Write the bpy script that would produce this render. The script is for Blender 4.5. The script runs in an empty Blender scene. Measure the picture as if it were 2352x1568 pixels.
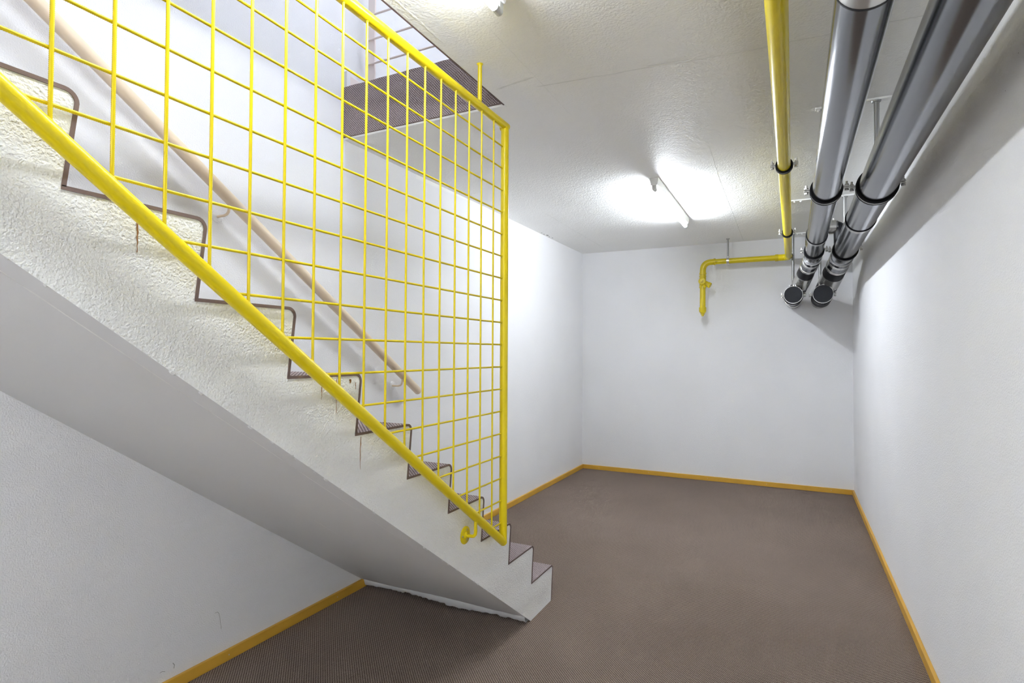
import bpy, math, random
import numpy as np
from mathutils import Vector, Matrix

# ------------------------------------------------------------------ camera, world, exposure
sc = bpy.context.scene
COL = sc.collection
F_PX, YAW, PITCH, ROLL = 1298.34, -0.4615, 0.0203, 0.0046
CAM = Vector((2.1384, 0.0, 1.2933))
fwd = Vector((math.sin(YAW) * math.cos(PITCH), math.cos(YAW) * math.cos(PITCH), math.sin(PITCH)))
rgt = Vector((math.cos(YAW), -math.sin(YAW), 0))
upv = rgt.cross(fwd)
rgt, upv = rgt * math.cos(ROLL) + upv * math.sin(ROLL), upv * math.cos(ROLL) - rgt * math.sin(ROLL)
cam_data = bpy.data.cameras.new('camera')
cam = bpy.data.objects.new('camera', cam_data)
COL.objects.link(cam)
cam_data.sensor_fit = 'HORIZONTAL'
cam_data.sensor_width = 36.0
cam_data.lens = F_PX / 2352 * 36.0
cam_data.clip_start = 0.02
cam.matrix_world = Matrix(((rgt.x, upv.x, -fwd.x, CAM.x), (rgt.y, upv.y, -fwd.y, CAM.y),
                           (rgt.z, upv.z, -fwd.z, CAM.z), (0, 0, 0, 1)))
sc.camera = cam

world = bpy.data.worlds.new('world')
sc.world = world
world.use_nodes = True
world.node_tree.nodes['Background'].inputs[0].default_value = (0.6, 0.65, 0.7, 1)
world.node_tree.nodes['Background'].inputs[1].default_value = 0.05
sc.view_settings.view_transform = 'Standard'
sc.view_settings.look = 'None'
sc.view_settings.gamma = 1.0
sc.view_settings.use_curve_mapping = False
sc.view_settings.exposure = 1.17
sc.cycles.max_bounces = 5
sc.cycles.diffuse_bounces = 5
sc.cycles.glossy_bounces = 3
sc.cycles.caustics_reflective = False
sc.cycles.use_light_tree = False
sc.cycles.use_adaptive_sampling = True
sc.cycles.adaptive_threshold = 0.07
sc.cycles.adaptive_min_samples = 16
TUBE_LIGHT = 95.0      # radiance of the fluorescent tubes
UPPER_FILL = 160.0     # radiance of the added, unseen fill lamp upstairs

# ------------------------------------------------------------------ dimensions (metres)
W, YB, H = 2.6354, 6.0957, 2.424      # right wall, back wall, ceiling
YF = -3.0                             # wall behind the camera
XS, Y1, GO, RI = 0.997, 2.7825, 0.2487, 0.175   # stair side, first nosing, going, rise
RAKE = 0.0178
UP = 2.70                             # upper floor
HX, HY0, HY1 = 0.966, -0.95, 2.280    # stairwell opening
XM = 1.045                            # plane of the yellow mesh railing
rnd = random.Random(7)

# ------------------------------------------------------------------ materials
def newmat(name):
    m = bpy.data.materials.new(name)
    m.use_nodes = True
    nt = m.node_tree
    return m, nt, nt.nodes['Principled BSDF'], nt.nodes, nt.links

def plain(name, col, rough=0.5, metal=0.0, spec=0.5, coat=0.0):
    m, nt, b, n, l = newmat(name)
    b.inputs['Base Color'].default_value = (*col, 1)
    b.inputs['Roughness'].default_value = rough
    b.inputs['Metallic'].default_value = metal
    b.inputs['Specular IOR Level'].default_value = spec
    b.inputs['Coat Weight'].default_value = coat
    return m

def mapping(n, l, scale=(1, 1, 1)):
    tc = n.new('ShaderNodeTexCoord')
    mp = n.new('ShaderNodeMapping')
    mp.inputs['Scale'].default_value = scale
    l.new(tc.outputs['Object'], mp.inputs['Vector'])
    return mp.outputs['Vector']

def noise(n, l, vec, scale, detail=3.0, rough=0.5):
    t = n.new('ShaderNodeTexNoise')
    t.inputs['Scale'].default_value = scale
    t.inputs['Detail'].default_value = detail
    t.inputs['Roughness'].default_value = rough
    l.new(vec, t.inputs['Vector'])
    return t.outputs['Fac']

def mathn(n, l, op, a, b=None, c=None):
    t = n.new('ShaderNodeMath')
    t.operation = op
    for i, v in enumerate((a, b, c)):
        if v is None:
            continue
        if isinstance(v, (int, float)):
            t.inputs[i].default_value = v
        else:
            l.new(v, t.inputs[i])
    return t.outputs[0]

def plaster(name, col, rough=0.85, scale=160, dist=0.0012, strength=1.0, spec=0.3, vary=0.03, coarse=0.0, wave=None):
    m, nt, b, n, l = newmat(name)
    v = mapping(n, l)
    fine = noise(n, l, v, scale, 1.0, 0.5)
    big = noise(n, l, v, 2.5, 1.0)
    mixn = n.new('ShaderNodeMix')
    mixn.data_type = 'RGBA'
    l.new(big, mixn.inputs['Factor'])
    mixn.inputs['A'].default_value = (*[c * (1 - vary) for c in col], 1)
    mixn.inputs['B'].default_value = (*[min(1, c * (1 + vary)) for c in col], 1)
    l.new(mixn.outputs['Result'], b.inputs['Base Color'])
    b.inputs['Roughness'].default_value = rough
    b.inputs['Specular IOR Level'].default_value = spec
    h = fine
    if coarse:
        h = mathn(n, l, 'ADD', fine, mathn(n, l, 'MULTIPLY', noise(n, l, v, scale * 0.28, 2.0), coarse))
    bp = n.new('ShaderNodeBump')
    bp.inputs['Strength'].default_value = strength
    bp.inputs['Distance'].default_value = dist
    l.new(h, bp.inputs['Height'])
    out = bp.outputs['Normal']
    if wave:
        sep = n.new('ShaderNodeSeparateXYZ')
        l.new(v, sep.inputs[0])
        wob = mathn(n, l, 'MULTIPLY', noise(n, l, v, 3.0, 2.0), 1.6)
        ph = mathn(n, l, 'MULTIPLY_ADD', sep.outputs['Z'], 2 * math.pi / RI, wob)
        s = mathn(n, l, 'SINE', mathn(n, l, 'ADD', ph, wave[1]))
        amp = mathn(n, l, 'MULTIPLY', s, noise(n, l, v, 2.2, 1.0))
        b2 = n.new('ShaderNodeBump')
        b2.inputs['Distance'].default_value = wave[0]
        l.new(amp, b2.inputs['Height'])
        l.new(out, b2.inputs['Normal'])
        out = b2.outputs['Normal']
    l.new(out, b.inputs['Normal'])
    return m

def carpet(name, light, dark, pu=0.0125, pv=0.0125):
    """flat woven carpet: basket weave on the diagonal, u = x, v = y + z"""
    m, nt, b, n, l = newmat(name)
    v = mapping(n, l)
    sep = n.new('ShaderNodeSeparateXYZ')
    l.new(v, sep.inputs[0])
    fib = mathn(n, l, 'SUBTRACT', noise(n, l, v, 420, 1.0), 0.5)
    u0 = mathn(n, l, 'DIVIDE', sep.outputs['X'], pu)
    v0 = mathn(n, l, 'DIVIDE', mathn(n, l, 'ADD', sep.outputs['Y'], sep.outputs['Z']), pv)
    a = mathn(n, l, 'MULTIPLY_ADD', fib, 0.35, mathn(n, l, 'ADD', u0, v0))
    c = mathn(n, l, 'MULTIPLY_ADD', fib, -0.35, mathn(n, l, 'SUBTRACT', u0, v0))
    par = mathn(n, l, 'MODULO', mathn(n, l, 'ABSOLUTE', mathn(n, l, 'ADD', mathn(n, l, 'FLOOR', a), mathn(n, l, 'FLOOR', c))), 2.0)
    sa = mathn(n, l, 'ABSOLUTE', mathn(n, l, 'SINE', mathn(n, l, 'MULTIPLY', a, math.pi)))
    sb = mathn(n, l, 'ABSOLUTE', mathn(n, l, 'SINE', mathn(n, l, 'MULTIPLY', c, math.pi)))
    # each cell is one short loop, long one way and narrow the other
    la = mathn(n, l, 'MULTIPLY', mathn(n, l, 'POWER', sa, 0.3), mathn(n, l, 'POWER', sb, 1.3))
    lb = mathn(n, l, 'MULTIPLY', mathn(n, l, 'POWER', sa, 1.3), mathn(n, l, 'POWER', sb, 0.3))
    hgt = mathn(n, l, 'ADD', mathn(n, l, 'MULTIPLY', la, par), mathn(n, l, 'MULTIPLY', lb, mathn(n, l, 'SUBTRACT', 1.0, par)))
    fac = mathn(n, l, 'MULTIPLY_ADD', fib, 0.7, hgt)
    fac = mathn(n, l, 'MULTIPLY_ADD', mathn(n, l, 'SUBTRACT', noise(n, l, v, 1.3, 2.0), 0.5), 0.25, fac)
    ramp = n.new('ShaderNodeValToRGB')
    ramp.color_ramp.elements[0].position = 0.12
    ramp.color_ramp.elements[0].color = (*dark, 1)
    ramp.color_ramp.elements[1].position = 0.85
    ramp.color_ramp.elements[1].color = (*light, 1)
    l.new(fac, ramp.inputs[0])
    l.new(ramp.outputs[0], b.inputs['Base Color'])
    b.inputs['Roughness'].default_value = 0.95
    b.inputs['Specular IOR Level'].default_value = 0.1
    bp = n.new('ShaderNodeBump')
    bp.inputs['Distance'].default_value = 0.0025
    bp.inputs['Strength'].default_value = 0.7
    l.new(hgt, bp.inputs['Height'])
    l.new(bp.outputs['Normal'], b.inputs['Normal'])
    return m

def brushed(name, col, rough, aniso=0.55):
    """drawn metal: grain runs around the pipe, so highlights stretch along it"""
    m, nt, b, n, l = newmat(name)
    b.inputs['Base Color'].default_value = (*col, 1)
    b.inputs['Metallic'].default_value = 1.0
    v = mapping(n, l, (3, 3, 3))
    l.new(mathn(n, l, 'MULTIPLY_ADD', noise(n, l, v, 1.0, 2.0), 0.06, rough - 0.03), b.inputs['Roughness'])
    b.inputs['Anisotropic'].default_value = aniso
    tg = n.new('ShaderNodeTangent')
    tg.direction_type = 'RADIAL'
    tg.axis = 'Y'
    l.new(tg.outputs[0], b.inputs['Tangent'])
    v2 = mapping(n, l, (20, 260, 20))
    bp = n.new('ShaderNodeBump')
    bp.inputs['Distance'].default_value = 0.00005
    bp.inputs['Strength'].default_value = 0.5
    l.new(noise(n, l, v2, 1.0, 2.0), bp.inputs['Height'])
    l.new(bp.outputs['Normal'], b.inputs['Normal'])
    return m

def paint(name, col, rough=0.28, vary=0.06, spec=0.5):
    m, nt, b, n, l = newmat(name)
    v = mapping(n, l)
    big = noise(n, l, v, 9, 3.0)
    mixn = n.new('ShaderNodeMix')
    mixn.data_type = 'RGBA'
    l.new(big, mixn.inputs['Factor'])
    mixn.inputs['A'].default_value = (*[c * (1 - vary) for c in col], 1)
    mixn.inputs['B'].default_value = (*[min(1, c * (1 + vary)) for c in col], 1)
    l.new(mixn.outputs['Result'], b.inputs['Base Color'])
    b.inputs['Roughness'].default_value = rough
    b.inputs['Specular IOR Level'].default_value = spec
    bp = n.new('ShaderNodeBump')
    bp.inputs['Distance'].default_value = 0.0003
    bp.inputs['Strength'].default_value = 0.2
    l.new(noise(n, l, v, 90, 2.0), bp.inputs['Height'])
    l.new(bp.outputs['Normal'], b.inputs['Normal'])
    return m

def emitter(name, strength, col=(1, 1, 1)):
    m, nt, b, n, l = newmat(name)
    b.inputs['Base Color'].default_value = (0.9, 0.9, 0.9, 1)
    b.inputs['Emission Color'].default_value = (*col, 1)
    b.inputs['Emission Strength'].default_value = strength
    m.cycles.emission_sampling = 'FRONT'
    return m

M = dict(
    wall=plaster('wall_plaster', (0.88, 0.882, 0.89), 0.9, 210, 0.0020, 0.9),
    ceiling=plaster('ceiling_paint', (0.93, 0.927, 0.90), 0.5, 110, 0.0024, 1.0, spec=0.4, coarse=0.8),
    stair=plaster('stair_side_plaster', (0.905, 0.912, 0.90), 0.85, 200, 0.0034, 1.0, coarse=0.5, wave=(0.004, 2.2)),
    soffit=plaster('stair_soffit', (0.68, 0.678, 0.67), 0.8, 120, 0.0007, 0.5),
    carpet=carpet('brown_loop_carpet', (0.375, 0.30, 0.248), (0.068, 0.046, 0.034)),
    stair_carpet=carpet('stair_loop_carpet', (0.64, 0.545, 0.545), (0.085, 0.058, 0.06)),
    binding=plain('carpet_edge', (0.20, 0.145, 0.13), 0.85, spec=0.2),
    yellow=paint('yellow_gloss_paint', (0.80, 0.63, 0.004), 0.3, 0.012),
    gas=paint('yellow_gas_pipe_paint', (0.88, 0.71, 0.012), 0.3, 0.015, spec=0.35),
    gas2=paint('yellow_fitting_paint', (0.66, 0.52, 0.01), 0.32, 0.04),
    board=paint('mustard_baseboard_paint', (0.70, 0.40, 0.05), 0.4, 0.10),
    beige=paint('beige_rail_paint', (0.88, 0.73, 0.54), 0.38, 0.03),
    peach=paint('peach_paint', (0.90, 0.80, 0.76), 0.45, 0.03),
    steel=brushed('brushed_steel', (0.27, 0.275, 0.29), 0.17),
    sleeve=plain('bright_steel', (0.66, 0.655, 0.63), 0.27, 0.85),
    zinc=plain('zinc_plated', (0.62, 0.61, 0.58), 0.35, 1.0),
    rod_zinc=plain('grey_zinc_rod', (0.36, 0.36, 0.35), 0.45, 1.0),
    rubber=plain('black_rubber', (0.010, 0.010, 0.012), 0.5, spec=0.3),
    cap=plaster('black_cap', (0.016, 0.017, 0.02), 0.55, 60, 0.001, 0.5, spec=0.25),
    white_metal=plain('white_lamp_metal', (0.82, 0.82, 0.80), 0.4),
    grey_plastic=plain('grey_lampholder', (0.55, 0.55, 0.52), 0.5),
    tube=emitter('fluorescent_tube', TUBE_LIGHT * 0.92, (0.92, 0.98, 1.07)),
    tube_old=emitter('aged_tube', TUBE_LIGHT * 0.45, (0.92, 0.98, 1.07)),
    tube_fill=emitter('fill_tube', TUBE_LIGHT * 2.3, (0.92, 0.98, 1.07)),  # for the added fill lamp behind the camera
    tube_up_fill=emitter('upper_fill_tube', UPPER_FILL, (0.89, 0.97, 1.12)),  # for the added fill lamp upstairs
    rust=plain('rust_stain', (0.30, 0.14, 0.045), 0.9),
    scuffgrey=plain('grey_scuff', (0.42, 0.42, 0.41), 0.9),
    darkmark=plain('dark_scuff', (0.06, 0.055, 0.05), 0.9),
    filler=plaster('seam_filler', (0.78, 0.78, 0.75), 0.7, 140, 0.002, 0.8),
)

# ------------------------------------------------------------------ mesh helpers
class MB:
    def __init__(s):
        s.v, s.f, s.m = [], [], []
    def add(s, verts, faces, mi=0):
        o = len(s.v)
        s.v += [tuple(p) for p in verts]
        s.f += [tuple(i + o for i in q) for q in faces]
        s.m += [mi] * len(faces)
        return s
    def box(s, x0, x1, y0, y1, z0, z1, mi=0):
        return s.add([(x, y, z) for z in (z0, z1) for y in (y0, y1) for x in (x0, x1)],
                     [(0, 2, 3, 1), (4, 5, 7, 6), (0, 1, 5, 4), (2, 6, 7, 3), (0, 4, 6, 2), (1, 3, 7, 5)], mi)
    def obox(s, c, ax, ay, az, hx, hy, hz, mi=0):
        c = Vector(c); ax, ay, az = Vector(ax).normalized(), Vector(ay).normalized(), Vector(az).normalized()
        vs = [c + ax * (hx * i) + ay * (hy * j) + az * (hz * k) for k in (-1, 1) for j in (-1, 1) for i in (-1, 1)]
        return s.add(vs, [(0, 2, 3, 1), (4, 5, 7, 6), (0, 1, 5, 4), (2, 6, 7, 3), (0, 4, 6, 2), (1, 3, 7, 5)], mi)
    def sweep(s, path, r, n=16, caps=True, mi=0):
        """round tube along a polyline; r a number or one per point"""
        P = [Vector(p) for p in path]
        k = len(P)
        rs = [r] * k if isinstance(r, (int, float)) else list(r)
        T = []
        for i in range(k):
            a = P[min(i + 1, k - 1)] - P[i]
            b = P[i] - P[max(i - 1, 0)]
            t = (a.normalized() if a.length > 1e-9 else Vector()) + (b.normalized() if b.length > 1e-9 else Vector())
            T.append(t.normalized())
        u = T[0].orthogonal().normalized()
        vs = []
        for i in range(k):
            u = (u - T[i] * u.dot(T[i])).normalized()
            w = T[i].cross(u)
            sc_ = 1.0
            if 0 < i < k - 1:
                d = (P[i + 1] - P[i])
                if d.length > 1e-9:
                    c = max(0.35, T[i].dot(d.normalized()))
                    sc_ = 1 / c
            bd = Vector()
            if sc_ > 1.001:
                e = (P[i + 1] - P[i]).normalized() - (P[i] - P[i - 1]).normalized()
                if e.length > 1e-6:
                    bd = e.normalized()
            for j in range(n):
                a = 2 * math.pi * j / n
                o = (u * math.cos(a) + w * math.sin(a)) * rs[i]
                if sc_ > 1.001 and bd.length:
                    o += bd * o.dot(bd) * (sc_ - 1)
                vs.append(P[i] + o)
        fs = [(i * n + j, i * n + (j + 1) % n, (i + 1) * n + (j + 1) % n, (i + 1) * n + j) for i in range(k - 1) for j in range(n)]
        if caps:
            fs += [tuple(range(n - 1, -1, -1)), tuple((k - 1) * n + j for j in range(n))]
        return s.add(vs, fs, mi)
    def cyl(s, a, b, r, n=16, r2=None, mi=0):
        return s.sweep([a, b], [r, r if r2 is None else r2], n, True, mi)
    def lathe(s, c, axis, prof, n=32, mi=0, closed=False):
        """profile points (along axis, radius); revolved about the axis through c"""
        c = Vector(c); t = Vector(axis).normalized()
        u = t.orthogonal().normalized(); w = t.cross(u)
        vs = []
        for (h, r) in prof:
            for j in range(n):
                a = 2 * math.pi * j / n
                vs.append(c + t * h + (u * math.cos(a) + w * math.sin(a)) * r)
        k = len(prof)
        rng = range(k) if closed else range(k - 1)
        fs = [(i * n + j, i * n + (j + 1) % n, ((i + 1) % k) * n + (j + 1) % n, ((i + 1) % k) * n + j) for i in rng for j in range(n)]
        if not closed:
            if prof[0][1] > 1e-6:
                fs.append(tuple(range(n - 1, -1, -1)))
            if prof[-1][1] > 1e-6:
                fs.append(tuple((k - 1) * n + j for j in range(n)))
        return s.add(vs, fs, mi)
    def ring(s, c, axis, r0, r1, width, n=32, mi=0):
        h = width / 2
        return s.lathe(c, axis, [(-h, r0), (-h, r1), (h, r1), (h, r0)], n, mi, closed=True)
    def build(s, name, mats, parent=None, smooth=40, bevel=0):
        me = bpy.data.meshes.new(name)
        me.from_pydata(s.v, [], s.f)
        for m in (mats if isinstance(mats, (list, tuple)) else [mats]):
            me.materials.append(M[m])
        me.polygons.foreach_set('material_index', s.m)
        if smooth:
            me.polygons.foreach_set('use_smooth', [True] * len(s.f))
            me.set_sharp_from_angle(angle=math.radians(smooth))
        me.update()
        o = bpy.data.objects.new(name, me)
        COL.objects.link(o)
        if parent is not None:
            o.parent = parent
            o.matrix_parent_inverse = parent.matrix_world.inverted()
        if bevel:
            b = o.modifiers.new('bevel', 'BEVEL')
            b.width = bevel; b.segments = 2; b.limit_method = 'ANGLE'; b.angle_limit = math.radians(50)
        return o

def tag(o, label=None, cat=None, group=None, kind=None):
    if label: o['label'] = label
    if cat: o['category'] = cat
    if group: o['group'] = group
    if kind: o['kind'] = kind
    return o

def thing(name, loc, label, cat, group=None):
    o = bpy.data.objects.new(name, None)
    o.location = loc
    o.empty_display_size = 0.1
    COL.objects.link(o)
    o.matrix_world = Matrix.Translation(loc)
    return tag(o, label, cat, group)

def struct(name, mb, mat, label=None, parent=None, smooth=40, bevel=0):
    o = mb.build(name, mat, parent, smooth, bevel)
    if parent is None:
        tag(o, label, None, None, 'structure')
    return o

def arc(c, r, a0, a1, n, u, w):
    c, u, w = Vector(c), Vector(u), Vector(w)
    return [c + u * (r * math.cos(a0 + (a1 - a0) * i / n)) + w * (r * math.sin(a0 + (a1 - a0) * i / n)) for i in range(n + 1)]

# ------------------------------------------------------------------ the room
struct('floor', MB().box(-0.2, W + 0.2, YF - 0.2, YB + 0.2, -0.12, 0), 'carpet', 'brown looped carpet covering the basement floor')
ZT = 4.75
UX, UYB = 2.9, 3.9
wall_left = struct('wall_left', MB().box(-0.2, 0, YF - 0.2, YB + 0.2, 0, ZT), 'wall', 'white plaster wall behind the stairs')
struct('wall_back', MB().box(0, W, YB, YB + 0.2, 0, H), 'wall', 'white end wall below the pipe ends')
wall_right = struct('wall_right', MB().box(W, W + 0.2, YF - 0.2, YB + 0.2, 0, H), 'wall', 'white wall beside the steel pipes')
struct('wall_front', MB().box(0, W, YF - 0.2, YF, 0, H), 'wall', 'white wall at the near end of the room')

# faint scuffs on the walls
def scuff(parent, pts, w, x):
    vs = []
    for i, (y, z) in enumerate(pts):
        a = pts[max(i - 1, 0)]; b = pts[min(i + 1, len(pts) - 1)]
        d = Vector((b[0] - a[0], b[1] - a[1])).normalized()
        vs += [(x, y - d.y * w / 2, z + d.x * w / 2), (x, y + d.y * w / 2, z - d.x * w / 2)]
    MB().add(vs, [(2 * i, 2 * i + 1, 2 * i + 3, 2 * i + 2) for i in range(len(pts) - 1)]).build('scuff', 'scuffgrey', parent, 0)
scuff(wall_left, [(1.563, .217), (1.574, .216), (1.581, .208), (1.587, .18), (1.592, .14)], .0016, .0006)
scuff(wall_left, [(1.388, .098), (1.394, .088), (1.392, .076)], .003, .0006)
scuff(wall_left, [(1.338, .084), (1.348, .086), (1.358, .080)], .002, .0006)
scuff(wall_right, [(1.771, 2.030), (1.7735, 2.032)], .003, W - .0006)
scuff(wall_right, [(1.868, 1.978), (1.8705, 1.980)], .003, W - .0006)
# ceiling slab with the stairwell opening
gx, gy = [0, HX, W + 0.2, UX + 0.2], [YF - 0.2, HY0, HY1, YB + 0.2]
mb = MB()
for i in range(3):
    for j in range(3):
        if (i, j) == (0, 1):
            continue
        a, b, c, d = gx[i], gx[i + 1], gy[j], gy[j + 1]
        mb.add([(a, c, H), (b, c, H), (b, d, H), (a, d, H)], [(3, 2, 1, 0)])
        mb.add([(a, c, UP - .01), (b, c, UP - .01), (b, d, UP - .01), (a, d, UP - .01)], [(0, 1, 2, 3)])
zt_ = UP - .01
for (x0, y0, x1, y1) in ((0, HY0, HX, HY0), (HX, HY0, HX, HY1), (HX, HY1, 0, HY1)):
    mb.add([(x0, y0, H), (x1, y1, H), (x1, y1, zt_), (x0, y0, zt_)], [(0, 1, 2, 3)])
for (x0, y0, x1, y1) in ((0, gy[0], gx[3], gy[0]), (gx[3], gy[0], gx[3], gy[3]), (gx[3], gy[3], 0, gy[3]), (0, gy[3], 0, HY1), (0, HY0, 0, gy[0])):
    mb.add([(x0, y0, H), (x1, y1, H), (x1, y1, zt_), (x0, y0, zt_)], [(3, 2, 1, 0)])
ceiling = struct('ceiling', mb, 'ceiling', 'off-white painted concrete ceiling with board seams', smooth=0)

def seam(pts, wd, ht, mat='ceiling', name='seam'):
    """low irregular ridge left by the formwork boards, under the ceiling"""
    m = MB()
    P = []
    for k in range(len(pts) - 1):
        a, b = Vector((*pts[k], 0)), Vector((*pts[k + 1], 0))
        nseg = max(2, int((b - a).length / 0.02))
        for i in range(nseg):
            P.append(a.lerp(b, i / nseg))
    P.append(Vector((*pts[-1], 0)))
    d = (P[-1] - P[0]).normalized()
    nn = Vector((-d.y, d.x, 0))
    vs, fs = [], []
    for i, q in enumerate(P):
        ww = wd * rnd.uniform(0.55, 1.2)
        hh = ht * rnd.uniform(0.4, 1.2)
        if i in (0, len(P) - 1):
            ww, hh = wd * .2, ht * .2
        q = q + nn * rnd.uniform(-.0012, .0012)
        for s_, z_ in ((-1, 0.0002), (-.4, -hh), (.4, -hh), (1, 0.0002)):
            vs.append((q.x + nn.x * s_ * ww / 2, q.y + nn.y * s_ * ww / 2, H + z_))
    for i in range(len(P) - 1):
        for j in range(3):
            fs.append((i * 4 + j, i * 4 + j + 1, (i + 1) * 4 + j + 1, (i + 1) * 4 + j))
    m.add(vs, fs)
    return m.build(name, mat, ceiling)

seam([(1.19, 1.0), (1.197, 2.1), (1.197, 2.5)], 0.007, 0.0011)
seam([(1.00, 2.123), (1.10, 2.105), (1.197, 2.091)], 0.011, 0.0018, 'filler')
seam([(1.165, 2.175), (1.6, 2.215), (1.97, 2.255), (2.33, 2.262), (2.6, 2.28)], 0.007, 0.0014, 'filler')
seam([(1.735, 3.2), (1.717, 3.8), (1.70, 6.05)], 0.005, 0.0006, 'filler')
seam([(0.35, 4.2), (0.325, 5.8)], 0.006, 0.0007, 'filler')
seam([(1.0, 0.6), (1.0, 1.5), (1.0, 1.72)], 0.016, 0.0012)
# white plaster lip under the end of the opening
struct('opening_lip', MB().box(0.0, HX, HY1 - 0.006, HY1 + 0.012, H - 0.002, H + 0.02), 'ceiling', parent=ceiling, bevel=0.002)
# ceiling paint that runs a little way down the wall, and dark chips where the paint broke off
mb = MB()
ny = 24
for i in range(ny):
    ya, yb_ = 2.92 + 1.2 * i / ny, 2.92 + 1.2 * (i + 1) / ny
    za, zb = 0.028 * (1 - i / ny), 0.028 * (1 - (i + 1) / ny)
    mb.add([(0.0012, ya, H), (0.0012, yb_, H), (0.0012, yb_, H - zb), (0.0012, ya, H - za)], [(0, 1, 2, 3)])
mb.build('paint_edge', 'ceiling', ceiling, 0)
for (x, y, r) in ((0.030, 4.86, .010), (0.022, 4.93, .014), (0.032, 4.99, .020), (0.022, 5.06, .011), (0.030, 5.12, .013)):
    vs = [(x, y, H - 0.0012)]
    nn = 9
    for k in range(nn):
        rr = r * rnd.uniform(.5, 1.2)
        vs.append((x + rr * .55 * math.cos(k * 2 * math.pi / nn), y + rr * math.sin(k * 2 * math.pi / nn), H - 0.0008))
    MB().add(vs, [(0, 1 + (k + 1) % nn, 1 + k) for k in range(nn)]).build('paint_chip', 'darkmark', ceiling, 0)

# carpet hung over the edge of the opening
mb = MB()
nx, nz = 40, 12
vs = []
for k in range(nz + 1):
    for i in range(nx + 1):
        z = H + 0.012 + (UP + 0.004 - H - 0.012) * k / nz
        wv = 0.0025 * math.sin(i * .8 + k) + 0.004 * math.exp(-((k - 7.2 - i * .05) / 1.1) ** 2)
        vs.append((HX * i / nx, HY1 - 0.008 - max(0, wv), z))
fs = [(k * (nx + 1) + i, k * (nx + 1) + i + 1, (k + 1) * (nx + 1) + i + 1, (k + 1) * (nx + 1) + i) for k in range(nz) for i in range(nx)]
mb.add(vs, fs)
mb.box(0, HX, HY1 - 0.0075, HY1 - 0.0005, H + 0.008, H + 0.013, 1)
tr = struct('trim_1', mb, ['stair_carpet', 'binding'], 'brown carpet hung over the end of the stairwell opening')
mb = MB().box(HX - 0.007, HX - 0.0005, HY0, HY1 - .01, H - 0.001, UP + 0.004, 1)
struct('trim_2', mb, ['stair_carpet', 'binding'], 'dark carpet edge along the side of the stairwell opening', smooth=0)

# upper storey seen through the opening
gx2 = [0, HX, UX]
gy2 = [YF, HY0, HY1, UYB]
mb = MB()
for i in range(2):
    for j in range(3):
        if (i, j) == (0, 1):
            continue
        mb.box(gx2[i], gx2[i + 1], gy2[j], gy2[j + 1], UP - .009, UP)
struct('floor_upper', mb, 'carpet', 'brown carpet of the floor above', smooth=0)
struct('wall_upper_back', MB().box(0, UX, UYB, UYB + 0.2, UP, ZT), 'wall', 'bright white wall of the floor above')
struct('wall_upper_right', MB().box(UX, UX + 0.2, YF, UYB, UP, ZT), 'wall', 'white wall of the floor above, far side')
struct('wall_upper_front', MB().box(0, UX, YF - 0.2, YF, UP, ZT), 'wall', 'white wall of the floor above, near end')
struct('ceiling_upper', MB().box(0, UX, YF, UYB, ZT - 0.1, ZT), 'wall', 'white ceiling of the floor above')
mb = MB().box(0, 0.016, HY1 + 0.02, UYB, UP, UP + 0.075)
bu = struct('baseboard_upper', mb, 'peach', 'peach baseboard on the floor above', bevel=.002)
struct('end_cap', MB().box(0, 0.019, HY1 - 0.006, HY1 + 0.02, UP - .012, UP + 0.09), 'wall', parent=bu)

# baseboards
BT, BH = 0.015, 0.045
def board(name, x0, x1, y0, y1, nails, label):
    o = struct(name, MB().box(x0, x1, y0, y1, 0.0, BH), 'board', label, bevel=0.002)
    for (p, axis, sg) in nails:
        q = Vector(p)
        MB().lathe(q, axis, [(0, .0028), (.0006, .0024), (.0011, 0)], 10).build('nail', 'zinc', o)
    return o
LB = 'mustard yellow wooden baseboard '
board('baseboard_left', 0, BT, YF, 2.475, [((BT, y, .024), (1, 0, 0), 1) for y in (1.00, 1.62, 2.25)], LB + 'under the stairs')
board('baseboard_left', 0, BT, 2.80, YB, [((BT, y, .024), (1, 0, 0), 1) for y in (3.0, 3.75, 4.5, 5.3)], LB + 'along the left wall past the stairs')
board('baseboard_back', BT, W - BT, YB - BT, YB, [((x, YB - BT, .024), (0, -1, 0), 1) for x in (.2, .75, 1.35, 1.9, 2.45)], LB + 'along the end wall')
board('baseboard_right', W - BT, W, YF, YB, [((W - BT, y, .028), (-1, 0, 0), 1) for y in (1.9, 2.15, 2.9, 3.6, 4.5, 5.4)], LB + 'along the right wall')

# ------------------------------------------------------------------ staircase
stairs = thing('staircase', (XS / 2, Y1, 0), 'white plastered concrete staircase with brown carpeted steps', 'staircase')
NST = 15
prof = []
for i in range(NST):
    z0 = RI * i
    z1 = RI * (i + 1) if i < NST - 1 else UP
    yb_ = Y1 - GO * i - RAKE
    prof.append((yb_, z0))
    yn = Y1 - GO * i
    r = 0.016
    for k in range(5):
        a = math.pi / 2 * k / 4
        prof.append((yn - r + r * math.cos(a), z1 - r + r * math.sin(a)))
yl = Y1 - GO * NST - RAKE
prof.append((yl, UP))
prof.append((yl, UP - 0.35))
# soffit straight down to the floor, ragged at its foot
SOF = lambda y: 0.003 + 0.7002 * (2.512 - y)
prof.append((0.0, SOF(0.0) if SOF(0.0) < UP - .35 else UP - .35))
prof.append((2.512, 0.0))
n = len(prof)
mb = MB()
for sx in (0.0, XS):
    mb.v += [(sx, y, z) for (y, z) in prof]
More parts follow.
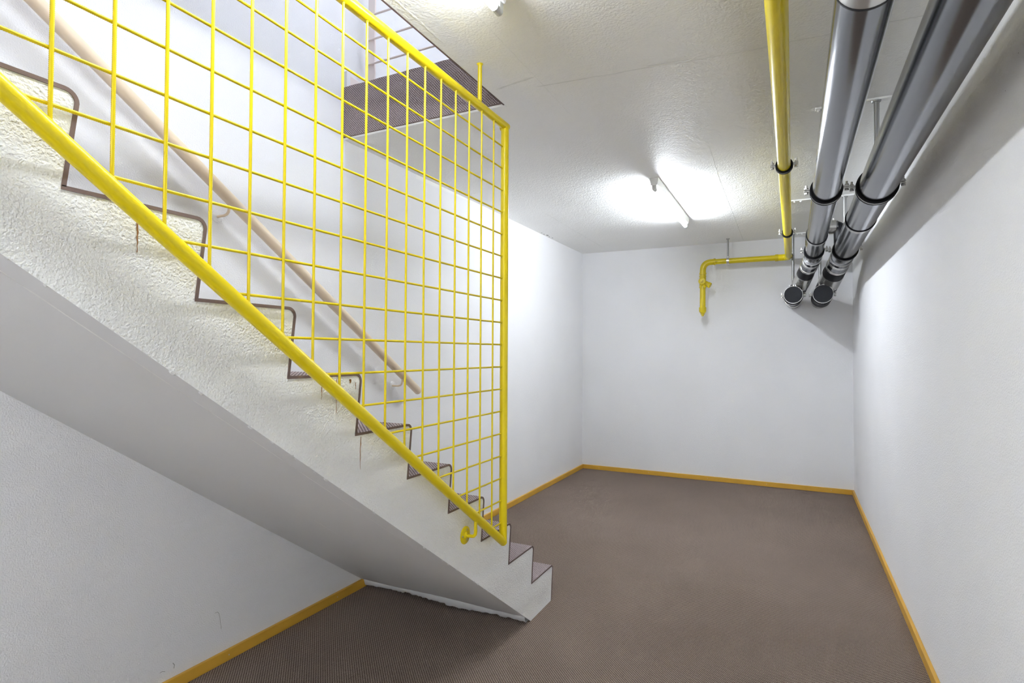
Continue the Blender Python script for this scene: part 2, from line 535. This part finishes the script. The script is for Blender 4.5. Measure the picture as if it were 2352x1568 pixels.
# sides as triangulated n-gons, tops, soffit
mb.f.append(tuple(range(n - 1, -1, -1))); mb.m.append(0)
mb.f.append(tuple(range(n, 2 * n))); mb.m.append(0)
for i in range(n):
    j = (i + 1) % n
    mb.f.append((i, j, j + n, i + n))
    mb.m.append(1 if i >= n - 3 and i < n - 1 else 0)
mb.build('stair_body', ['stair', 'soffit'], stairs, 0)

# carpet on every step: tread with rounded nose and riser, dark bound edges
def step_carpet(i):
    m = MB()
    t = 0.0075
    z0, z1 = RI * i, (RI * (i + 1) if i < NST - 1 else UP)
    yn, yr = Y1 - GO * i, Y1 - GO * i - RAKE
    inn = [(yr, z0 + (0.006 if i else 0.0))]
    r = 0.016
    for k in range(7):
        a = math.pi / 2 * k / 6
        inn.append((yn - r + r * math.cos(a), z1 - r + r * math.sin(a)))
    inn.append((Y1 - GO * (i + 1) - RAKE, z1))
    out = []
    for k, (y, z) in enumerate(inn):
        if k == 0: d = (1, 0)
        elif k == len(inn) - 1: d = (0, 1)
        else:
            a = math.pi / 2 * (k - 1) / 6; d = (math.cos(a), math.sin(a))
        out.append((y + d[0] * t, z + d[1] * t))
    N = len(inn)
    x0, x1 = 0.004, XS + 0.002
    for x in (x0, x1):
        m.v += [(x, y, z) for (y, z) in inn] + [(x, y, z) for (y, z) in out]
    def q(a, b, c, d, mi):
        m.f.append((a, b, c, d)); m.m.append(mi)
    B = 2 * N
    for k in range(N - 1):
        q(N + k, N + k + 1, B + N + k + 1, B + N + k, 0)          # visible pile
        q(k, k + B, k + 1 + B, k + 1, 1)
        q(k, k + 1, N + k + 1, N + k, 1)
        q(B + k, B + N + k, B + N + k + 1, B + k + 1, 1)
    q(0, N, B + N, B, 1)
    q(N - 1, B + N - 1, B + 2 * N - 1, 2 * N - 1, 1)
    return m.build('step_carpet', ['stair_carpet', 'binding'], stairs)
for i in range(NST):
    step_carpet(i)

# rust runs on the stair side
def stain(y, z0, z1, w):
    m = MB()
    k = 9
    vs = []
    for i in range(k + 1):
        z = z0 + (z1 - z0) * i / k
        ww = w * rnd.uniform(.5, 1.15) * (1 - .6 * i / k)
        yy = y + rnd.uniform(-.0012, .0012)
        vs += [(XS + .0012, yy - ww / 2, z), (XS + .0012, yy + ww / 2, z)]
    m.add(vs, [(2 * i, 2 * i + 1, 2 * i + 3, 2 * i + 2) for i in range(k)])
    m.build('rust_stain', 'rust', stairs, 0)
for s_ in ((0.655, 1.545, 1.485, .0045), (1.140, 1.20, 1.165, .0035), (1.196, 1.218, 1.124, .004), (1.296, 1.045, .949, .004),
           (1.250, 1.216, 1.204, .012), (1.272, 1.205, 1.185, .004), (1.292, 1.21, 1.16, .004)):
    stain(*s_)
# crumbs of plaster along the soffit edge and its ragged foot
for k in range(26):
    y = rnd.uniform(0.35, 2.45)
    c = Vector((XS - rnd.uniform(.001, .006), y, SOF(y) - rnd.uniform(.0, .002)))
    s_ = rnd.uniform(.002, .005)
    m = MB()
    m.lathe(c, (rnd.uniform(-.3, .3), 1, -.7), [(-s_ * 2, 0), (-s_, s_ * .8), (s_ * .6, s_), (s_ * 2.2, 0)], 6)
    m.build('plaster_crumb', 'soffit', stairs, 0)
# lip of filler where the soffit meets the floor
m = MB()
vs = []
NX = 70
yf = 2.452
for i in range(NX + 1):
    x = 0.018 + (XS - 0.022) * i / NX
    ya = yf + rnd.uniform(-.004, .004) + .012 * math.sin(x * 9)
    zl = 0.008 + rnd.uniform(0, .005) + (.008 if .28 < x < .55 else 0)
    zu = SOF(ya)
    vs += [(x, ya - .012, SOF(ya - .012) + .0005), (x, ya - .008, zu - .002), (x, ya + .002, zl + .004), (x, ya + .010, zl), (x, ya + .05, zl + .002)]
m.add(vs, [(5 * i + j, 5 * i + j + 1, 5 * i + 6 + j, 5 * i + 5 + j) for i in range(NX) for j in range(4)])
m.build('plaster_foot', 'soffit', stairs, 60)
# pale formwork lines under the soffit
def soffit_line(x0, x1, ya, yb_, w):
    k = 60
    vs = []
    for i in range(k + 1):
        t_ = i / k
        y, x = ya + (yb_ - ya) * t_, x0 + (x1 - x0) * t_
        ww = w * rnd.uniform(.4, 1.2) * (0.15 if rnd.random() < .12 else 1)
        vs += [(x - ww / 2, y, SOF(y) - .0002), (x, y, SOF(y) - .0022), (x + ww / 2, y, SOF(y) - .0002)]
    MB().add(vs, [(3 * i + j, 3 * i + j + 1, 3 * i + 4 + j, 3 * i + 3 + j) for i in range(k) for j in range(2)]).build('soffit_line', 'filler', stairs, 0)
soffit_line(.925, .925, .35, 2.1, .006)
soffit_line(.56, .54, 1.55, 2.38, .006)
soffit_line(.20, .22, 1.9, 2.40, .006)

# ------------------------------------------------------------------ yellow mesh railing
rail = thing('mesh_railing', (XM, 2.12, 0.5), 'yellow painted steel railing filled with a square rod mesh', 'railing')
TR = 0.0168
SL = RI / GO
YP, ZT0, ZT1 = 2.122, 0.503, 2.258     # post, lower end, top tube
YE = -0.36                             # near end of the railing, out of frame
LOW = lambda y: ZT0 + SL * (YP - y)
zend = LOW(YE)
MB().sweep([(XM, YP + .004, ZT0 - .003), (XM, YE, zend)], TR, 28).build('lower_tube', 'yellow', rail)
MB().sweep([(XM, YP, ZT0 - .006), (XM, YP, ZT1 + .004)], TR, 28).build('end_post', 'yellow', rail)
MB().sweep([(XM, YP + TR * .9, ZT1), (XM, YE, ZT1)], TR, 28).build('top_tube', 'yellow', rail)
# weld seam at the mitre
MB().lathe((XM, YP - .012, ZT1 - .014), (0, 1, 1), [(-.0012, TR * .9), (0, TR * 1.12), (.0012, TR * .9)], 24).build('weld_seam', 'yellow', rail)

def ribbed(a, b, r, name, pitch=0.0034, n=7):
    a, b = Vector(a), Vector(b)
    L = (b - a).length
    k = max(2, int(L / (pitch / 2)))
    t = (b - a) / L
    u = t.orthogonal().normalized(); w = t.cross(u)
    hs = np.arange(k + 1) / k * L
    rr = np.where(np.arange(k + 1) % 2 == 0, r * 0.90, r * 1.10)
    rr[:2] = r * 1.35; rr[-2:] = r * 1.35
    ang = 2 * np.pi * np.arange(n) / n
    ring_ = np.outer(np.cos(ang), u) + np.outer(np.sin(ang), w)
    # ribs lean a little, like twisted reinforcing rod
    lean = 0.0010 * np.sin(ang)
    V = np.array(a)[None, None, :] + (hs[:, None] + lean[None, :])[:, :, None] * np.array(t)[None, None, :] + rr[:, None, None] * ring_[None]
    V = V.reshape(-1, 3)
    i = np.arange(k)[:, None]; j = np.arange(n)[None, :]
    Fq = np.stack([i * n + j, i * n + (j + 1) % n, (i + 1) * n + (j + 1) % n, (i + 1) * n + j], -1).reshape(-1, 4)
    m = MB()
    m.v = [tuple(q) for q in V.tolist()]
    m.f = [tuple(q) for q in Fq.tolist()]
    m.m = [0] * len(m.f)
    return m.build(name, 'yellow', rail, 60)

RR = 0.0036
SPY = 0.0954
ys = [2.012 - SPY * i + (0.004 if i == 0 else 0) for i in range(25)]
for y in ys:
    z0 = LOW(y) + TR / math.cos(math.atan(SL)) - .004
    z1 = ZT1 - TR + .003
    if y > YE + .03 and z1 - z0 > .03:
        ribbed((XM + RR * .9, y, z0), (XM + RR * .9, y, z1), RR, 'vertical_rod')
z = 2.166
for i in range(18):
    zz = z - 0.0931 * i
    yl_ = YP - (zz - ZT0) / SL
    yl_ = max(yl_ + TR / math.sin(math.atan(SL)) - .006, YE)
    if zz > ZT0 + .05 and YP - TR + .003 - yl_ > .03:
        ribbed((XM - RR * .9, yl_, zz), (XM - RR * .9, YP - TR + .003, zz), RR * .92, 'horizontal_rod')
for (y, x) in ((1.905, XM), (0.55, XM)):
    MB().lathe((x, y, ZT1), (0, 0, 1), [(0, .0085), (H - ZT1 - .006, .0085), (H - ZT1 - .003, .011), (H - ZT1, .013)], 16).build('ceiling_rod', 'yellow', rail)
# bracket fixed to the stair side
by, bz = 1.893, 0.588
br = MB().sweep([(XS, by, bz), (XM - .016, by, bz), (XM - .008, by, bz + .002), (XM - .002, by, bz + .009), (XM, by, bz + .018), (XM, by, LOW(by))], .0065, 14).build('bracket', 'yellow', rail)
MB().lathe((XS, by, bz), (1, 0, 0), [(0, .034), (.003, .034), (.0042, .0325), (.0042, .012), (.008, .010), (.010, .0075)], 36).build('bracket_plate', 'yellow', br)
for a in (60, 180, 300):
    a = math.radians(a)
    MB().lathe((XS + .0042, by + .022 * math.cos(a), bz + .022 * math.sin(a)), (1, 0, 0), [(0, .0042), (.0012, .0036), (.0014, .0012), (.0004, .0)], 12).build('screw', 'zinc', br)

# ------------------------------------------------------------------ handrail on the left wall
XR = 0.075
hr = thing('handrail', (XR, 2.86, 1.05), 'round beige handrail bracketed to the wall above the stairs', 'handrail')
HZ = lambda y: 1.055 + 0.656 * (2.862 - y)
ye0 = -0.5
e = Vector((0, -1, .656)).normalized()
p0 = Vector((XR, 2.862, HZ(2.862)))
MB().sweep([p0 - e * .001, p0, p0 + e * .004, Vector((XR, ye0, HZ(ye0)))], [.016, .0215, .0238, .0238], 28).build('rail', 'beige', hr)
for y in (2.70, 1.545, 0.39):
    zb = HZ(y) - .066
    bk = MB().sweep([(0, y, zb), (XR - .03, y, zb), (XR - .014, y, zb + .004), (XR - .004, y, zb + .013), (XR, y, zb + .028), (XR, y, HZ(y) - .012)], .0055, 12).build('bracket', 'beige', hr)
    MB().lathe((0, y, zb), (1, 0, 0), [(0, .026), (.003, .026), (.004, .024), (.004, .007)], 28).build('bracket_plate', 'wall', bk)

# ------------------------------------------------------------------ railing upstairs
ur = thing('landing_railing', (0.11, 2.36, UP), 'pale pink railing with thin level bars above the stairwell', 'railing')
MB().box(0.093, 0.137, 2.352, 2.364, UP, UP + 1.0).build('post', 'peach', ur, bevel=.001)
MB().box(1.093, 1.137, 2.352, 2.364, UP, UP + 1.0).build('post', 'peach', ur, bevel=.001)
for k in range(6):
    zz = 2.838 + 0.132 * k
    MB().cyl((0.10, 2.346, zz), (1.13, 2.346, zz), .0055, 10).build('bar', 'peach', ur)
MB().cyl((0.0, 2.358, UP + 1.0), (1.2, 2.358, UP + 1.0), .02, 18).build('top_rail', 'peach', ur)

# ------------------------------------------------------------------ fluorescent lamps
def lamp(xc, y0, y1, zc, label, tubemat='tube'):
    t = thing('fluorescent_lamp', (xc, (y0 + y1) / 2, zc), label, 'lamp', 'bare tube ceiling lamps')
    m = MB()
    hw, bw, hh = .029, .021, .048
    pr = [(-hw, 0), (hw, 0), (hw - .001, -.006), (bw, -hh), (-bw, -hh), (-hw + .001, -.006)]
    vs = [(xc + a, y, zc + b) for y in (y0, y1) for (a, b) in pr]
    m.add(vs, [tuple(range(6)), tuple(range(11, 5, -1))] + [(i, i + 6, (i + 1) % 6 + 6, (i + 1) % 6) for i in range(6)])
    m.build('housing', 'white_metal', t, 0, bevel=.002)
    zt = zc - .071
    for y, sg in ((y0, 1), (y1, -1)):
        ya, yb_ = (y + .002, y + .024) if sg > 0 else (y - .024, y - .002)
        m = MB()
        pts = [(-.013, zc - hh + .004), (-.013, zt)] + [(-.013 * math.cos(a), zt - .013 * math.sin(a)) for a in [math.pi * k / 10 for k in range(1, 10)]] + [(.013, zt), (.013, zc - hh + .004)]
        k = len(pts)
        vs = [(xc + a, yy, b) for yy in (ya, yb_) for (a, b) in pts]
        m.add(vs, [tuple(range(k)), tuple(range(2 * k - 1, k - 1, -1))] + [(i, i + k, (i + 1) % k + k, (i + 1) % k) for i in range(k)])
        m.build('lampholder', 'grey_plastic', t, 30)
    MB().lathe((xc, y0 + .024, zt), (0, 1, 0), [(0, .0128), (.012, .0128), (.012, .0133), (.013, .0133)], 20).build('tube_cap', 'zinc', t)
    MB().lathe((xc, y1 - .024, zt), (0, -1, 0), [(0, .0128), (.012, .0128), (.012, .0133), (.013, .0133)], 20).build('tube_cap', 'zinc', t)
    MB().cyl((xc, y0 + .036, zt), (xc, y1 - .036, zt), .013, 10).build('tube', tubemat, t)
    return t
lamp(1.343, 3.640, 4.850, H, 'bare fluorescent tube lamp on the ceiling in the middle of the room')
lamp(1.325, 0.330, 1.540, H, 'bare fluorescent tube lamp at the top edge beside the stairwell opening', 'tube_old')
lamp(1.33, -2.75, -1.54, H, 'added fill tube lamp, unseen behind the viewpoint near the end wall', 'tube_fill')  # out of view, added to lift the light level of the room
lamp(1.75, 1.45, 2.66, ZT - .1, 'added fill tube lamp, unseen upstairs on the ceiling beside the stairwell', 'tube_up_fill')  # out of view, added to brighten the upper storey and stairwell

# ------------------------------------------------------------------ pipes
def clamp(parent, c, axis, R, width=0.026, side=(1, 0, 0), bolts=True):
    """rubber-lined pipe clamp: band, lining, two bolted lugs"""
    c = Vector(c); ax = Vector(axis).normalized(); sd = Vector(side).normalized()
    upd = sd.cross(ax).normalized()
    if upd.z < 0: upd = -upd
    band = MB().ring(c, ax, R + .006, R + .0085, width * .8, 40)
    for sg in (-1, 1):
        band.obox(c + sd * sg * (R + .019), sd, ax, upd, .014, width * .38, .002)
        band.obox(c + sd * sg * (R + .019) + upd * .008, sd, ax, upd, .014, width * .38, .002)
    cb = band.build('clamp_band', 'zinc', parent)
    MB().lathe(c, ax, [(-width / 2, R - .001), (-width / 2 - .002, R + .006), (-width / 2, R + .0105), (-width * .36, R + .0105), (-width * .36, R + .0065),
                      (width * .36, R + .0065), (width * .36, R + .0105), (width / 2, R + .0105), (width / 2 + .002, R + .006), (width / 2, R - .001)], 40, closed=True).build('rubber_lining', 'rubber', cb)
    if bolts:
        for sg in (-1, 1):
            q = c + sd * sg * (R + .024)
            MB().lathe(q, upd, [(-.012, 0), (-.012, .0085), (-.004, .0085), (-.004, .0045), (.012, .0045), (.012, .0085), (.018, .0085), (.018, .0045), (.030, .0045), (.030, 0)], 6).build('bolt', 'zinc', cb, 30)
    return cb

def rod(parent, x, y, z0, r=.0115, zt=None):
    zt = H if zt is None else zt
    m = MB().lathe((x, y, z0), (0, 0, 1), [(0, r), (zt - z0 - .006, r)], 16)
    m.lathe((x, y, zt - .006), (0, 0, 1), [(0, r + .006), (.006, r + .008)], 12)
    return m.build('hanger_rod', 'rod_zinc', parent)

def bend(p0, p1, p2, r, n=8):
    """fillet between two straight runs"""
    p0, p1, p2 = Vector(p0), Vector(p1), Vector(p2)
    a, b = p1 + (p0 - p1).normalized() * r, p1 + (p2 - p1).normalized() * r
    return [a.lerp(p1, t).lerp(p1.lerp(b, t), t) for t in [i / n for i in range(n + 1)]]

# yellow gas pipe
gp = thing('gas_pipe', (2.104, 5.89, 2.22), 'yellow gas pipe along the ceiling, turning down on the end wall', 'pipe')
XG, ZG, YG, RG = 2.104, 2.205, 5.89, 0.0285
XD = 1.335
pts = [(XG, YF, ZG)] + bend((XG, YF, ZG), (XG, YG, ZG), (XD, YG, ZG), .04)
MB().sweep([(XG, YF, ZG), (XG, YG - .036, ZG)], RG, 28).build('ceiling_run', 'gas', gp)
b1 = bend((XG, YF, ZG), (XG, YG, ZG), (XD, YG, ZG), .045)
MB().sweep([(XG, YG - .07, ZG)] + b1 + [(XG - .10, YG, ZG)], RG + .002, 28).build('elbow', 'gas', gp)
MB().sweep([(XG - .09, YG, ZG), (XD + .08, YG, ZG)], RG - .002, 28).build('wall_run', 'gas2', gp)
MB().ring((XG - .10, YG, ZG), (1, 0, 0), RG - .002, RG + .0045, .028, 28).build('collar', 'gas2', gp)
b2 = bend((XG, YG, ZG), (XD, YG, ZG), (XD, YG, 1.7), .085, 10)
MB().sweep([(XD + .115, YG, ZG)] + b2 + [(XD, YG, ZG - .115)], RG + .001, 28).build('elbow', 'gas2', gp)
MB().ring((XD + .112, YG, ZG), (1, 0, 0), RG - .002, RG + .0055, .016, 28).build('collar', 'gas2', gp)
MB().ring((XD, YG, ZG - .112), (0, 0, 1), RG - .002, RG + .0055, .016, 28).build('collar', 'gas2', gp)
MB().sweep([(XD, YG, ZG - .10), (XD - .003, YG, 1.735)], RG - .001, 28).build('drop_pipe', 'gas2', gp)
# tee with a plug towards the room and one down to the right
zt = 2.012
tee = MB().lathe((XD - .001, YG, zt), (0, 0, 1), [(-.062, RG), (-.062, RG + .005), (-.05, RG + .005), (-.045, RG + .003), (.045, RG + .003), (.05, RG + .005), (.062, RG + .005), (.062, RG)], 28)
tee.lathe((XD - .001, YG, zt), (0, -1, 0), [(0, .027), (.045, .027), (.046, .034), (.058, .034), (.060, .03)], 28)
tee.lathe((XD - .001, YG, zt), (.86, -.1, -.5), [(0, .024), (.06, .024), (.061, .028), (.084, .028), (.088, .02)], 28)
tb = tee.build('tee_fitting', 'gas2', gp)
MB().lathe((XD - .001, YG - .06, zt), (0, -1, 0), [(0, .026), (.004, .026), (.004, .014), (.018, .012)], 4).build('plug', 'gas2', tb, 30)
MB().lathe((XD - .003, YG, 1.735), (0, 0, -1), [(-.022, RG), (-.022, RG + .006), (.018, RG + .006), (.032, RG - .002), (.038, .019), (.05, .019), (.054, .012), (.066, .011), (.068, 0)], 28).build('end_cap', 'gas2', gp)
for y in (3.02, 4.70):
    clamp(gp, (XG, y, ZG), (0, 1, 0), RG, .022)
    rod(gp, XG, y, ZG + RG + .005, .008)
cl = MB().ring((1.571, YG, ZG), (1, 0, 0), RG - .001, RG + .004, .024, 28)
cl.lathe((1.571, YG, ZG + RG + .002), (0, 0, 1), [(0, .012), (.014, .012), (.014, .009)], 6)
cl.build('clamp_band', 'zinc', gp)
rod(gp, 1.571, YG, ZG + RG + .01, .0085)

# steel drain pipes
def collar_band(parent, c, ax, R, w=.055, gs=-1):
    c = Vector(c)
    cb = MB().lathe(c, ax, [(-w / 2, R), (-w / 2, R + .003), (w / 2, R + .003), (w / 2, R)], 40, closed=True).build('coupling_band', 'sleeve', parent)
    MB().ring(c + Vector(ax) * gs * (w / 2 + .002), ax, R - .001, R + .0042, .005, 40).build('gasket', 'rubber', cb)
    return cb

def drain(x, zc, R, couplings, xe, ze, Rc, label, y_end=5.0):
    t = thing('drain_pipe', (x, 4.0, zc), label, 'pipe')
    MB().sweep([(x, YF, zc), (x, y_end - .02, zc)], R, 48).build('main_run', 'steel', t)
    for y in couplings:
        collar_band(t, (x, y, zc), (0, 1, 0), R, gs=1 if y < 2 else -1)
    for y in (2.93, 4.62):
        clamp(t, (x, y, zc), (0, 1, 0), R, .034)
        rod(t, x, y, zc + R + .008, zt=H - .0102)
    A = Vector((x, y_end, zc)); B = Vector((xe, 5.78, ze - .005))
    D = B - A; L = D.length; d = D / L
    P = lambda s_: A + d * (L * s_)
    # bend, collars, rubber sleeve and lower sleeve of the slanted run
    b = bend((x, y_end - .12, zc), A, P(.3), .05, 8)
    MB().sweep([(x, y_end - .1, zc)] + b + [P(.18), P(.28)], R + .004, 44).build('elbow', 'steel', t)
    for s_, e_ in ((.06, .007), (.17, .008)):
        MB().lathe(P(s_), d, [(-.014, R + .003), (-.012, R + e_), (.012, R + e_), (.014, R + .003)], 44, closed=True).build('elbow_collar', 'sleeve', t)
    MB().ring(Vector((x, y_end - .075, zc)), (0, 1, 0), R, R + .009, .012, 44).build('elbow_collar', 'sleeve', t)
    MB().cyl(P(.20), P(.42), R + .006, 44).build('rubber_sleeve', 'rubber', t)
    MB().lathe(P(.33), d, [(0, R + .005), (0, R + .010), (L * .24, R + .010), (L * .24, R + .005)], 44).build('lower_sleeve', 'sleeve', t)
    MB().cyl(P(.54), P(1.0), R + .008, 44).build('branch_neck', 'rubber', t)
    # stub into the wall with its cleanout cap towards the room
    MB().sweep([(xe, 5.345, ze), (xe, YB, ze)], Rc - .010, 44).build('wall_stub', 'steel', t)
    MB().lathe((xe, 5.32, ze), (0, 1, 0), [(.012, Rc - .003), (0, Rc - .003), (0, Rc), (.055, Rc), (.055, Rc - .01)], 44).build('cap_ring', 'sleeve', t)
    cp = MB().lathe((xe, 5.317, ze), (0, 1, 0), [(0, 0), (0, Rc - .004), (.003, Rc - .0025), (.010, Rc - .0025)], 44).build('end_cap', 'cap', t)
    for k in (-1, 1, 2.2):
        MB().lathe((xe + k * .014 - .012, 5.335, ze + Rc + .005), (0, 0, 1), [(-.006, .006), (.004, .007), (.008, .005)], 10).build('cap_screw', 'sleeve', cp)
    clamp(t, (xe, 5.44, ze), (0, 1, 0), Rc - .007, .04)
    MB().ring((xe, 5.885, ze), (0, 1, 0), Rc - .011, Rc - .004, .03, 40).build('clamp_band', 'zinc', t)
    rod(t, xe, 5.885, ze + Rc, zt=H - .0102)
    return t
X1, Z1, R1 = 2.277, 2.042, 0.0567
X2, Z2, R2 = 2.473, 2.036, 0.0718
d1 = drain(X1, Z1, R1, (1.285, 4.06), 2.142, 1.796, .0730, 'narrower steel drain pipe beside the yellow gas pipe')
d2 = drain(X2, Z2, R2, (3.62,), 2.363, 1.794, .0762, 'wider steel drain pipe beside the right wall')
# cross connection between the two pipes, up under the ceiling
cy, cz = 5.05, 2.287
b1 = bend((X1, cy, Z1), (X1, cy, cz), (X2, cy, cz), .06)
cr = MB().sweep([(X1, cy, Z1 + R1 - .01)] + b1 + [(2.455, cy, cz)], .048, 32).build('cross_pipe', 'steel', d1)
MB().ring((2.418, cy, cz), (1, 0, 0), .048, .0525, .05, 36).build('coupling_band', 'zinc', cr)
MB().lathe((2.425, cy - .02, cz + .052), (0, 0, 1), [(0, .007), (.012, .007), (.014, .004)], 8).build('bolt', 'zinc', cr)
b1 = bend((2.40, cy, cz), (X2, cy, cz), (X2, cy, Z2), .05)
MB().sweep([(2.45, cy, cz)] + b1 + [(X2, cy, Z2 + R2 - .008)], .0465, 32).build('rubber_elbow', 'rubber', cr)

# mounting rails on the ceiling above the pipes
for (y, x0, x1, lb) in ((2.93, 2.235, 2.56, 'white painted mounting rail on the ceiling nearest to the viewpoint, above both steel pipes'),
                        (4.62, 2.06, 2.54, 'white painted mounting rail on the ceiling over the middle pipe clamps'),
                        (5.885, 2.125, 2.43, 'short mounting rail on the ceiling above the capped pipe ends')):
    t = thing('mounting_rail', ((x0 + x1) / 2, y, H), lb, 'rail', 'pipe mounting rails')
    m = MB().box(x0, x1, y - .014, y + .014, H - .010, H)
    m.build('channel', 'ceiling', t, 0, bevel=.002)
    for k in range(4):
        MB().lathe((x0 + .015 + k * .04, y, H - .010), (0, 0, -1), [(0, .009), (.006, .008), (.009, .004)], 8).build('nut', 'ceiling', t)
